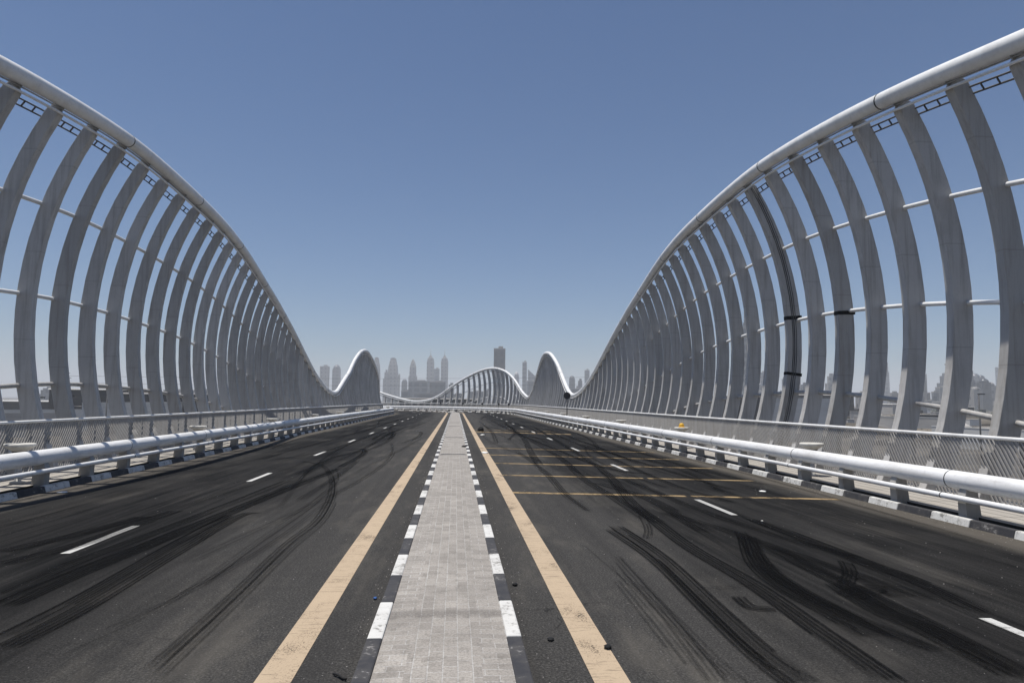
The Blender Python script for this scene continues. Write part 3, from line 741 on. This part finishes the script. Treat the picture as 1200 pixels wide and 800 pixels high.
def tower(px0, px1, py, D, kind, mat, label, group=None, name='tower_block', turn=None):
    global TW; TW += 1
    cx, cy = far_at((px0 + px1) / 2, D); w = (px1 - px0) / FP * D; zt = far_z((px0 + px1) / 2, py, D); h = zt - ZG
    rot = -math.atan(65 / FP) + (turn if turn is not None else ((TW * 37) % 11 - 5) * .03)
    c = abs(math.cos(rot)) ; w = w / (c + .8 * abs(math.sin(rot)))
    t = thing(name, (cx, cy, ZG), label, 'tower' if h > 45 else 'building', group); d = w * .8
    mb = MB()
    def done(nm): mb_ = mb.build(nm, mat, t); return mb_
    if kind == 'flat':
        mb.box(cx, cy, ZG, w, d, h - 2, rot); done('body')
        m2 = MB(); m2.box(cx, cy, zt - 2, w * 1.02, d * 1.02, 2, rot); m2.build('roof', M['concrete'], t)
        m3 = MB(); m3.box(cx + w * .1, cy, zt, w * .4, d * .4, h * .03 + 1, rot); m3.build('plant_room', M['concrete'], t)
    elif kind == 'dome':
        mb.box(cx, cy, ZG, w, d, h * .88, rot); done('body')
        m2 = MB(); r = w * .48; m2.lathe(cx, cy, [(r * math.cos(a * PI / 12), ZG + h * .88 + h * .12 * math.sin(a * PI / 12)) for a in range(6)] + [(.02 * r, zt)], 20); m2.build('dome', mat, t)
    elif kind == 'point':
        mb.box(cx, cy, ZG, w, d, h * .60, rot); done('body')
        m2 = MB(); m2.box(cx, cy, ZG + h * .60, w * .80, d * .80, h * .20, rot, top=.96); m2.build('upper_body', mat, t)
        m3 = MB(); m3.box(cx, cy, ZG + h * .80, w * .77, d * .77, h * .13, rot, top=.55); m3.box(cx, cy, ZG + h * .93, w * .42, d * .42, h * .07, rot, top=.03); m3.build('pointed_roof', mat, t)
    elif kind == 'spire':
        mb.box(cx, cy, ZG, w, d, h * .76, rot); done('body')
        m2 = MB(); m2.box(cx, cy, ZG + h * .76, w * .86, d * .86, h * .05, rot); m2.box(cx, cy, ZG + h * .81, w * .62, d * .62, h * .06, rot, top=.35); m2.build('crown', mat, t)
        m3 = MB(); m3.tube([(cx, cy, ZG + h * .86), (cx, cy, zt)], [w * .045, w * .012], 8); m3.build('spire', M['f_stone'], t)
    elif kind == 'crown':
        mb.box(cx, cy, ZG, w, d, h * .62, rot); done('body')
        m2 = MB(); m2.box(cx, cy, ZG + h * .62, w * .97, d * .97, h * .2, rot, top=.86); m2.box(cx, cy, ZG + h * .82, w * .8, d * .8, h * .12, rot, top=.72); m2.build('upper_body', mat, t)
        m3 = MB()
        for k in (-1, -.35, .35, 1): m3.box(cx + k * w * .22 * math.cos(rot), cy + k * w * .22 * math.sin(rot), ZG + h * .94, w * .1, d * .5, h * (.06 - .02 * abs(k)), rot)
        m3.build('crown', mat, t)
    elif kind == 'needle':
        n = 6
        for k in range(n): mb.box(cx, cy, ZG + h * .85 * k / n, w * (1 - .14 * k), d * (1 - .14 * k), h * .85 / n - .05, rot + k * .12, top=.97)
        done('body'); m3 = MB(); m3.tube([(cx, cy, ZG + h * .85), (cx, cy, zt)], [w * .06, w * .015], 8); m3.build('spire', M['f_stone'], t)
    elif kind == 'step':
        mb.box(cx, cy, ZG, w, d, h * .72, rot); done('body')
        m2 = MB(); m2.box(cx + w * .14, cy, ZG + h * .72, w * .7, d * .7, h * .2, rot); m2.box(cx + w * .2, cy, ZG + h * .92, w * .4, d * .4, h * .08, rot); m2.build('upper_body', mat, t)
    elif kind == 'slant':
        mb.box(cx, cy, ZG, w, d, h * .8, rot); done('body')
        m2 = MB(); c_, s_ = math.cos(rot), math.sin(rot); P = lambda x, y, z: (cx + x * c_ - y * s_, cy + x * s_ + y * c_, z); z0 = ZG + h * .8
        lo = [P(-w / 2, -d / 2, z0), P(w / 2, -d / 2, z0), P(w / 2, d / 2, z0), P(-w / 2, d / 2, z0)]
        hi = [P(-w / 2, -d / 2, zt), P(w * .2, -d / 2, z0 + h * .04), P(w * .2, d / 2, z0 + h * .04), P(-w / 2, d / 2, zt)]
        m2.hexa(lo, hi); m2.build('slanted_top', mat, t)
    return t
G, DK, ST, PL = M['f_glass'], M['f_dark'], M['f_stone'], M['f_pale']
for a in (
    (376, 386, 429, 2300, 'flat', ST, 'flat topped hazy tower left of the small left hump of the railing'),
    (390.5, 399.5, 427, 2350, 'dome', G, 'round topped hazy tower just left of the small left hump'),
    (437, 446, 418, 2300, 'crown', ST, 'hazy crowned tower half hidden behind the small left hump'),
    (455, 467, 418.5, 2350, 'crown', ST, 'broad stone tower with a spiky crown, tallest of the left cluster'),
    (449.5, 455, 433, 2330, 'step', ST, 'stepped shoulder tower against the left flank of the spiky crowned tower'),
    (467, 469.5, 439, 2330, 'flat', ST, 'thin flat block against the right flank of the spiky crowned tower'),
    (471.5, 478, 444, 2000, 'dome', DK, 'small dark dome topped building left of the pointed tower'),
    (479, 489.5, 420, 2250, 'point', ST, 'tower with a pointed roof standing above the wide glass block'),
    (480, 504.5, 446.5, 1500, 'flat', G, 'wide flat glass office block above the dip of the railing'),
    (504.5, 523, 447, 1480, 'flat', DK, 'wide dark glass block below the twin spired towers'),
    (500.5, 509, 407.5, 2400, 'spire', ST, 'left one of the twin towers with thin spires'),
    (508.8, 515.5, 432, 2380, 'flat', G, 'plain flat block between the twin spired towers'),
    (517, 525.5, 408, 2400, 'spire', ST, 'right one of the twin towers with thin spires'),
    (524, 533, 448.5, 1700, 'step', DK, 'low dark stepped building right of the twin spired towers'),
    (578.5, 592.7, 408, 1300, 'flat', DK, 'dark square topped office tower rising above the middle hump'),
    (603, 608.5, 435.5, 1900, 'dome', PL, 'slim pale tower with a domed top in the right dip'),
    (612.3, 618, 424, 2000, 'flat', G, 'slender flat topped tower beside the right hump'),
    (619, 629, 433, 2100, 'slant', G, 'broad slant roofed tower half behind the right hump'),
    (617, 634, 446, 1700, 'flat', DK, 'low dark block behind the valley left of the right hump'),
    (667, 674.5, 440, 1900, 'dome', DK, 'dark rounded tower in the dip right of the right hump'),
    (676, 682.5, 443.5, 1800, 'step', DK, 'dark stepped tower in the dip, second from the right arch'),
    (685, 691.5, 433.5, 2100, 'flat', G, 'flat topped tower touching the edge of the right arch'),
    (668, 690, 455, 1500, 'flat', DK, 'low broad dark block in the dip beside the right arch'),
    (869, 883, 335, 1000, 'needle', G, 'very tall needle tower glimpsed between the right ribs'),
    (931, 938, 416, 2000, 'step', DK, 'stepped dark tower seen beside the stained rib'),
    (1021, 1028, 400, 1900, 'flat', G, 'tall slim glass tower framed by the right ribs'),
    (1028.5, 1040, 420, 1950, 'step', G, 'shorter stepped tower right of the slim glass tower'),
    (1062, 1073, 427.5, 1600, 'step', DK, 'dark stepped tower beside a rib, left of the crane'),
    (1073.5, 1084, 438, 1650, 'flat', DK, 'flat dark block right of the dark stepped tower'),
    (1100, 1111, 437, 1500, 'step', DK, 'dark block close to the left of the tower crane'),
    (1126, 1130.5, 432, 1000, 'flat', PL, 'bright thin white slab tower next to the tower crane'),
    (1131.5, 1139, 434, 1050, 'flat', DK, 'dark tower right of the bright white slab tower'),
    (1168, 1176, 430, 1900, 'slant', G, 'hazy tower with a sail shaped top at the right edge'),
    (1174, 1190, 452, 1200, 'flat', DK, 'squat dark glass cube near the right edge of the picture'),
    (1192, 1206, 424, 1800, 'slant', G, 'hazy pointed tower cut by the right edge of the picture'),
    ): tower(*a)
rn = random.Random(5)
for k in range(54):
    px = rn.choice((rn.uniform(836, 1230), rn.uniform(836, 1230), rn.uniform(-20, 240), rn.uniform(455, 700))); w = rn.uniform(7, 26)
    tower(px, px + w, rn.uniform(455, 467) + .008 * (px - 535), rn.uniform(900, 1500), rn.choice(('flat', 'flat', 'step')), rn.choice((DK, DK, ST, G)),
          'small hazy building in the low skyline behind the arches', 'small buildings of the low skyline', 'low_building')

rn = random.Random(17)
for k in range(30):
    px = rn.uniform(1030, 1215) if k < 22 else rn.uniform(845, 1000); w = rn.uniform(6, 13)
    tower(px, px + w, rn.uniform(436, 459), rn.uniform(1000, 1700), rn.choice(('flat', 'step', 'flat', 'dome')), rn.choice((DK, G, ST, G)),
          'hazy mid rise tower in the crowded skyline behind the right arch', 'mid rise towers behind the right arch')
# nearer land: yards, walls, mounds, posts
def shed(px0, px1, py, D, depth, roofm, wallm, label, base=ZG, group=None):
    (x0, y0), (x1, y1) = far_at(px0, D), far_at(px1, D); cx, cy = (x0 + x1) / 2, (y0 + y1) / 2; w = math.hypot(x1 - x0, y1 - y0); zt = far_z((px0 + px1) / 2, py, D)
    rot = math.atan2(y1 - y0, x1 - x0); cx, cy = cx - math.sin(rot) * depth / 2, cy + math.cos(rot) * depth / 2
    t = thing('shed', (cx, cy, base), label, 'shed', group)
    m = MB(); m.box(cx, cy, base - .1, w, depth, zt - base - .4, rot); m.build('wall', wallm, t)
    m = MB(); m.box(cx, cy, zt - .5, w + .8, depth + .8, .5, rot, top=.98); m.build('roof', roofm, t)
    n = max(1, int(w / 9))
    for k in range(n):
        m = MB(); u = (k + .5) / n - .5; m.box(cx + u * w * math.cos(rot) + math.sin(rot) * (depth / 2 + .03), cy + u * w * math.sin(rot) - math.cos(rot) * (depth / 2 + .03), base, w / n * .5, .12, (zt - base) * .55, rot); m.build('bay_door', M['shed_dark'], t)
    return t
for a in ((845, 918, 464, 300, 40, M['shed_dark'], M['shed_dark'], 'long dark shed behind the lower right ribs'),
          (930, 1000, 462, 420, 40, M['shed'], M['shed_dark'], 'grey roofed shed behind the stained rib'),
          (1045, 1085, 473, 460, 25, M['white_wall'], M['shed'], 'pale roofed shed on the sand at the right'),
          (1112, 1140, 476, 420, 14, M['shed'], M['shed_dark'], 'low grey shed on the sand below the crane'),
          (1185, 1235, 480, 330, 12, M['white_wall'], M['shed'], 'pale low shed at the right edge behind the ribs'),
          (60, 140, 455, 260, 30, M['white_wall'], M['shed_dark'], 'pale roofed long shed behind the left ribs'),
          (135, 230, 460, 240, 22, M['shed'], M['shed_dark'], 'grey roofed shed behind the left ribs'),
          (-40, 60, 469, 330, 30, M['white_wall'], M['shed_dark'], 'low pale shed at the left edge behind the ribs'),
          (470, 560, 466.5, 420, 30, M['shed'], M['shed_dark'], 'low shed beyond the far bend of the bridge')): shed(*a)
def wall_line(name, px0, px1, py, D0, D1, th, mat, label):
    (x0, y0), (x1, y1) = far_at(px0, D0), far_at(px1, D1); zt = far_z(px0, py, D0); a = math.atan2(y1 - y0, x1 - x0); w = math.hypot(x1 - x0, y1 - y0)
    t = thing(name, ((x0 + x1) / 2, (y0 + y1) / 2, ZG), label, 'wall')
    m = MB(); m.box((x0 + x1) / 2, (y0 + y1) / 2, ZG - .1, w, th, zt - ZG, a); m.build('panel', mat, t)
    m = MB(); m.box((x0 + x1) / 2, (y0 + y1) / 2, zt - .1, w + .1, th + .12, .22, a); m.build('coping', M['white_wall'], t)
    return t, (x0, y0, x1, y1, a, zt)
for a in (('site_wall', 1000, 1120, 487, 230, 205, .3, M['shed'], 'long pale site wall on the sand behind the right ribs'),
          ('site_wall', 1090, 1260, 499, 150, 120, .3, M['white_wall'], 'whitish low wall nearest the bridge on the right'),
          ('site_wall', -60, 120, 481, 190, 230, .3, M['white_wall'], 'pale low wall on the sand behind the left ribs'),
          ('site_wall', -60, 90, 484, 140, 160, .3, M['shed'], 'grey low wall nearest the bridge on the left'),
          ('site_wall', 100, 230, 472, 180, 250, .3, M['white_wall'], 'whitish wall receding behind the middle left ribs')): wall_line(*a)
t, (x0, y0, x1, y1, a, zt) = wall_line('hoarding', 900, 972, 466.5, 160, 160, .25, M['white_wall'], 'tall whitish hoarding with a dark letter M, behind the stained rib')
cu = bpy.data.curves.new('letter', 'FONT'); cu.body = 'M'; cu.size = 2.4; cu.extrude = .02; cu.align_x = 'CENTER'; cu.align_y = 'CENTER'
tmp = bpy.data.objects.new('letter', cu); me = bpy.data.meshes.new_from_object(tmp); bpy.data.objects.remove(tmp)
o = bpy.data.objects.new('letter', me); C.objects.link(o); me.materials.append(M['sign']); o.parent = t
px_, py_ = far_at(924.5, 160); o.location = Vector((px_ + math.sin(a) * .17, py_ - math.cos(a) * .17, zt - 1.9)) - t.location; o.rotation_euler = (PI / 2, 0, a)

def mound(cx, cy, rx, ry, h, rot, seed):
    rn = random.Random(seed); m = MB(); rows = []; n = 22
    ph = [rn.uniform(0, 6) for _ in range(3)]
    for k in range(7):
        f = k / 6; rr = math.cos(f * PI / 2) if k < 6 else .02
        ring = []
        for j in range(n):
            an = 2 * PI * j / n; wob = 1 + .18 * math.sin(2 * an + ph[0]) + .12 * math.sin(5 * an + ph[1] + f * 3)
            x, y = rx * rr * wob * math.cos(an), ry * rr * wob * math.sin(an)
            ring.append((cx + x * math.cos(rot) - y * math.sin(rot), cy + x * math.sin(rot) + y * math.cos(rot), ZG - .1 + h * math.sin(f * PI / 2) * (1 + .12 * math.sin(3 * an + ph[2]))))
        rows.append(ring)
    m.grid(rows, 0, True, True, True); return m
i = 0
rn = random.Random(11)
for k in range(26):
    px = rn.choice((rn.uniform(980, 1240), rn.uniform(980, 1240), rn.uniform(-40, 235))); D = rn.uniform(170, 620); x, y = far_at(px, D)
    tag(mound(x, y, rn.uniform(8, 26), rn.uniform(4, 9), rn.uniform(1.2, 3.6), rn.uniform(-.4, .4), k).build('sand_mound', M['sand']), kind='structure')
# containers and rubble on the building land
rn = random.Random(29)
for k in range(70):
    px = rn.choice((rn.uniform(985, 1235), rn.uniform(985, 1235), rn.uniform(-35, 232))); D = rn.uniform(200, 800); x, y = far_at(px, D); a = rn.uniform(-.5, .5)
    t = thing('site_container', (x, y, ZG), 'small site container standing on the sandy building land', 'container', 'site containers on the building land')
    w_, d_, h_ = rn.choice((6, 6, 12)), 2.5, 2.7 * rn.choice((1, 1, 2)); mt = rn.choice((M['white_wall'], M['shed_dark'], M['shed'], M['concrete']))
    m = MB(); m.box(x, y, ZG, w_, d_, h_, a); m.build('container_body', mt, t)
    m = MB(); m.box(x, y, ZG + h_, w_ + .15, d_ + .15, .14, a); m.build('container_roof', M['shed'], t)
for k in range(110):
    px = rn.choice((rn.uniform(985, 1235), rn.uniform(985, 1235), rn.uniform(-35, 232))); D = rn.uniform(150, 560); x, y = far_at(px, D)
    tag(mound(x, y, rn.uniform(3, 12), rn.uniform(1.5, 4), rn.uniform(.7, 2.4), rn.uniform(-.6, .6), 100 + k).build('rubble_mound', rn.choice((M['sand'], M['shed'], M['concrete'], M['channel']))), kind='structure')
# scrub on the far land
mb = MB(); rn = random.Random(3)
for k in range(420):
    px = rn.choice((rn.uniform(840, 1240), rn.uniform(-40, 240), rn.uniform(450, 640))); D = rn.uniform(350, 900); x, y = far_at(px, D); r = rn.uniform(1.2, 3.2)
    for j in range(26):
        v = Vector((rn.gauss(0, 1), rn.gauss(0, 1), rn.gauss(0, .6))).normalized() * r * rn.uniform(.4, 1); c = Vector((x, y, ZG + r * .8)) + v; s_ = r * .28
        a = Vector((rn.gauss(0, 1), rn.gauss(0, 1), rn.gauss(0, 1))).normalized(); b = a.orthogonal().normalized()
        mb.face([c + a * s_, c + b * s_, c - a * s_, c - b * s_])
tag(mb.build('scrub', M['leaf']), kind='stuff')
# lattice pylons, crane, power line, street lamps
def lattice(px, py, D, w, label, name='pylon'):
    x, y = far_at(px, D); zt = far_z(px, py, D); h = zt - ZG; t = thing(name, (x, y, ZG), label, 'pylon')
    m = MB(); n = 7; r = .16
    def corner(k, f): ww = w * (1 - .72 * min(1, f / .75)) / 2; return Vector((x + (ww if k in (1, 2) else -ww), y + (ww if k in (2, 3) else -ww), ZG + h * f))
    for k in range(4): m.tube([corner(k, 0), corner(k, .75), corner(k, 1)], r, 4)
    for q in range(n):
        for k in range(4): m.tube([corner(k, q / n), corner((k + 1) % 4, (q + 1) / n)], r * .7, 4); m.tube([corner((k + 1) % 4, q / n), corner(k, (q + 1) / n)], r * .7, 4)
    m.build('mast', M['galv'], t); m = MB()
    for f, l in ((.78, w * .75), (.9, w * .6)): m.tube([(x - l, y, ZG + h * f), (x, y, ZG + h * (f + .03)), (x + l, y, ZG + h * f)], r, 4)
    m.build('cross_arm', M['galv'], t); return x, y, zt
A1 = lattice(75, 432, 420, 6.5, 'dark lattice pylon in the haze behind the left ribs')
A2 = lattice(845, 430, 560, 7, 'lattice pylon hidden among the right ribs')
for py1, py2, f in ((445, 447, 1), (455, 457, 2)):
    x0, y0 = A1[:2]; x1, y1 = A2[:2]; pts = []
    z0, z1 = A1[2] - 4.2 * f, A2[2] - 6 * f
    for k in range(25): u_ = k / 24; pts.append((x0 + (x1 - x0) * u_, y0 + (y1 - y0) * u_, z0 + (z1 - z0) * u_ - 10 * 4 * u_ * (1 - u_) * .25))
    m = MB(); m.tube(pts, .07, 4); tag(m.build('power_line', M['galv']), ('upper' if f == 1 else 'lower') + ' thin power line strung across the hazy skyline', 'power line')
x, y = far_at(1123.5, 900); zt = far_z(1123, 426, 900); t = thing('tower_crane', (x, y, ZG), 'thin dark tower crane in front of the hazy towers at right', 'crane')
m = MB(); m.box(x, y, ZG, 2.0, 2.0, zt - ZG); m.build('mast', M['galv'], t)
m = MB(); ex, ey = far_at(1108, 900); m.tube([(ex, ey, zt - 1), (x, y, zt - .6)], .7, 4); m.build('jib', M['galv'], t)
ex, ey = far_at(1128.5, 900); m = MB(); m.tube([(x, y, zt - .6), (ex, ey, zt - 1)], .6, 4); m.build('counter_jib', M['galv'], t)
m = MB(); m.box(ex, ey, zt - 3.5, 2.4, 2.4, 3); m.build('counterweight', M['concrete'], t)
m = MB(); m.tube([(x, y, zt - .6), (x, y, zt + 4)], [.7, .2], 5); m.build('cap_mast', M['galv'], t)
m = MB(); m.box(x + 1.6, y - .4, zt - 4.2, 1.6, 1.8, 2.6); m.build('cab', M['f_pale'], t)
for k, (px, D, py) in enumerate(((46, 70, 466), (82, 85, 464), (128, 95, 462), (1018, 95, 455), (1146, 80, 462))):
    x, y = far_at(px, D); zt = far_z(px, py, D); t = thing('site_post', (x, y, ZG), 'thin dark lamp post on the sand, %s' % ('first behind the left ribs', 'second behind the left ribs', 'third behind the left ribs', 'left one behind the right ribs', 'right one behind the right ribs')[k], 'lamp post', 'thin lamp posts beside the bridge')
    m = MB(); m.tube([(x, y, ZG), (x, y, zt)], [.11, .07], 8); m.build('pole', M['galv'], t)
    m = MB(); m.box(x + .35, y, zt - .02, .8, .22, .12); m.build('lamp_head', M['galv'], t)


# ------------------------------------------------------------------ air
def haze_box():
    mb = MB(); mb.box(0, 0, ZG - 1, 15000, 15000, 215)
    m = bpy.data.materials.new('haze_air'); m.use_nodes = True; nt = m.node_tree
    nt.nodes.remove(nt.nodes['Principled BSDF'])
    v = N(nt, 'ShaderNodeVolumePrincipled'); v.inputs['Color'].default_value = (.90, .93, .965, 1)
    v.inputs['Density'].default_value = HAZE; v.inputs['Anisotropy'].default_value = 0.
    L(nt, v.outputs[0], nt.nodes['Material Output'].inputs['Volume'])
    return tag(mb.build('haze', m), kind='stuff')
HAZE = 2.9e-4
haze_box()

# ------------------------------------------------------------------ light, sky, camera
sun_dir = Vector((-.205, .02, .978)).normalized()
sl = bpy.data.lights.new('sun', 'SUN'); sl.energy = 5.; sl.angle = math.radians(.53); sl.color = (1, .96, .9)
so = bpy.data.objects.new('sun', sl); C.objects.link(so); so.rotation_euler = sun_dir.to_track_quat('Z', 'Y').to_euler(); so.location = (0, 0, 60)
w = bpy.data.worlds.new('World'); sc.world = w; w.use_nodes = True
nt = w.node_tree; bg = nt.nodes['Background']; sky = N(nt, 'ShaderNodeTexSky', sky_type='NISHITA')
sky.sun_disc = False; sky.sun_elevation = math.asin(sun_dir.z); sky.sun_rotation = math.atan2(sun_dir.x, sun_dir.y)
sky.air_density = 1.; sky.dust_density = .4; sky.ozone_density = 10.; sky.altitude = 0
L(nt, sky.outputs[0], bg.inputs['Color']); bg.inputs['Strength'].default_value = .082
cd = bpy.data.cameras.new('camera'); co = bpy.data.objects.new('camera', cd); C.objects.link(co); sc.camera = co
yaw, pit, roll = math.atan(65 / FP), math.atan(69.5 / math.hypot(FP, 65)), .0095
f = Vector((math.sin(yaw) * math.cos(pit), math.cos(yaw) * math.cos(pit), math.sin(pit))); r = Vector((math.cos(yaw), -math.sin(yaw), 0)); u = r.cross(f)
r2 = r * math.cos(roll) + u * math.sin(roll); u2 = -r * math.sin(roll) + u * math.cos(roll)
mw = Matrix((r2, u2, -f)).transposed().to_4x4(); mw.translation = CAM; co.matrix_world = mw
cd.sensor_width = 36; cd.lens = 24; cd.clip_start = .05; cd.clip_end = 30000
sc.view_settings.view_transform = 'Standard'; sc.view_settings.look = 'None'; sc.view_settings.gamma = 1; sc.view_settings.exposure = 0
sc.render.resolution_x = 1024; sc.render.resolution_y = 682
sc.cycles.transparent_max_bounces = 32; sc.cycles.volume_bounces = 1
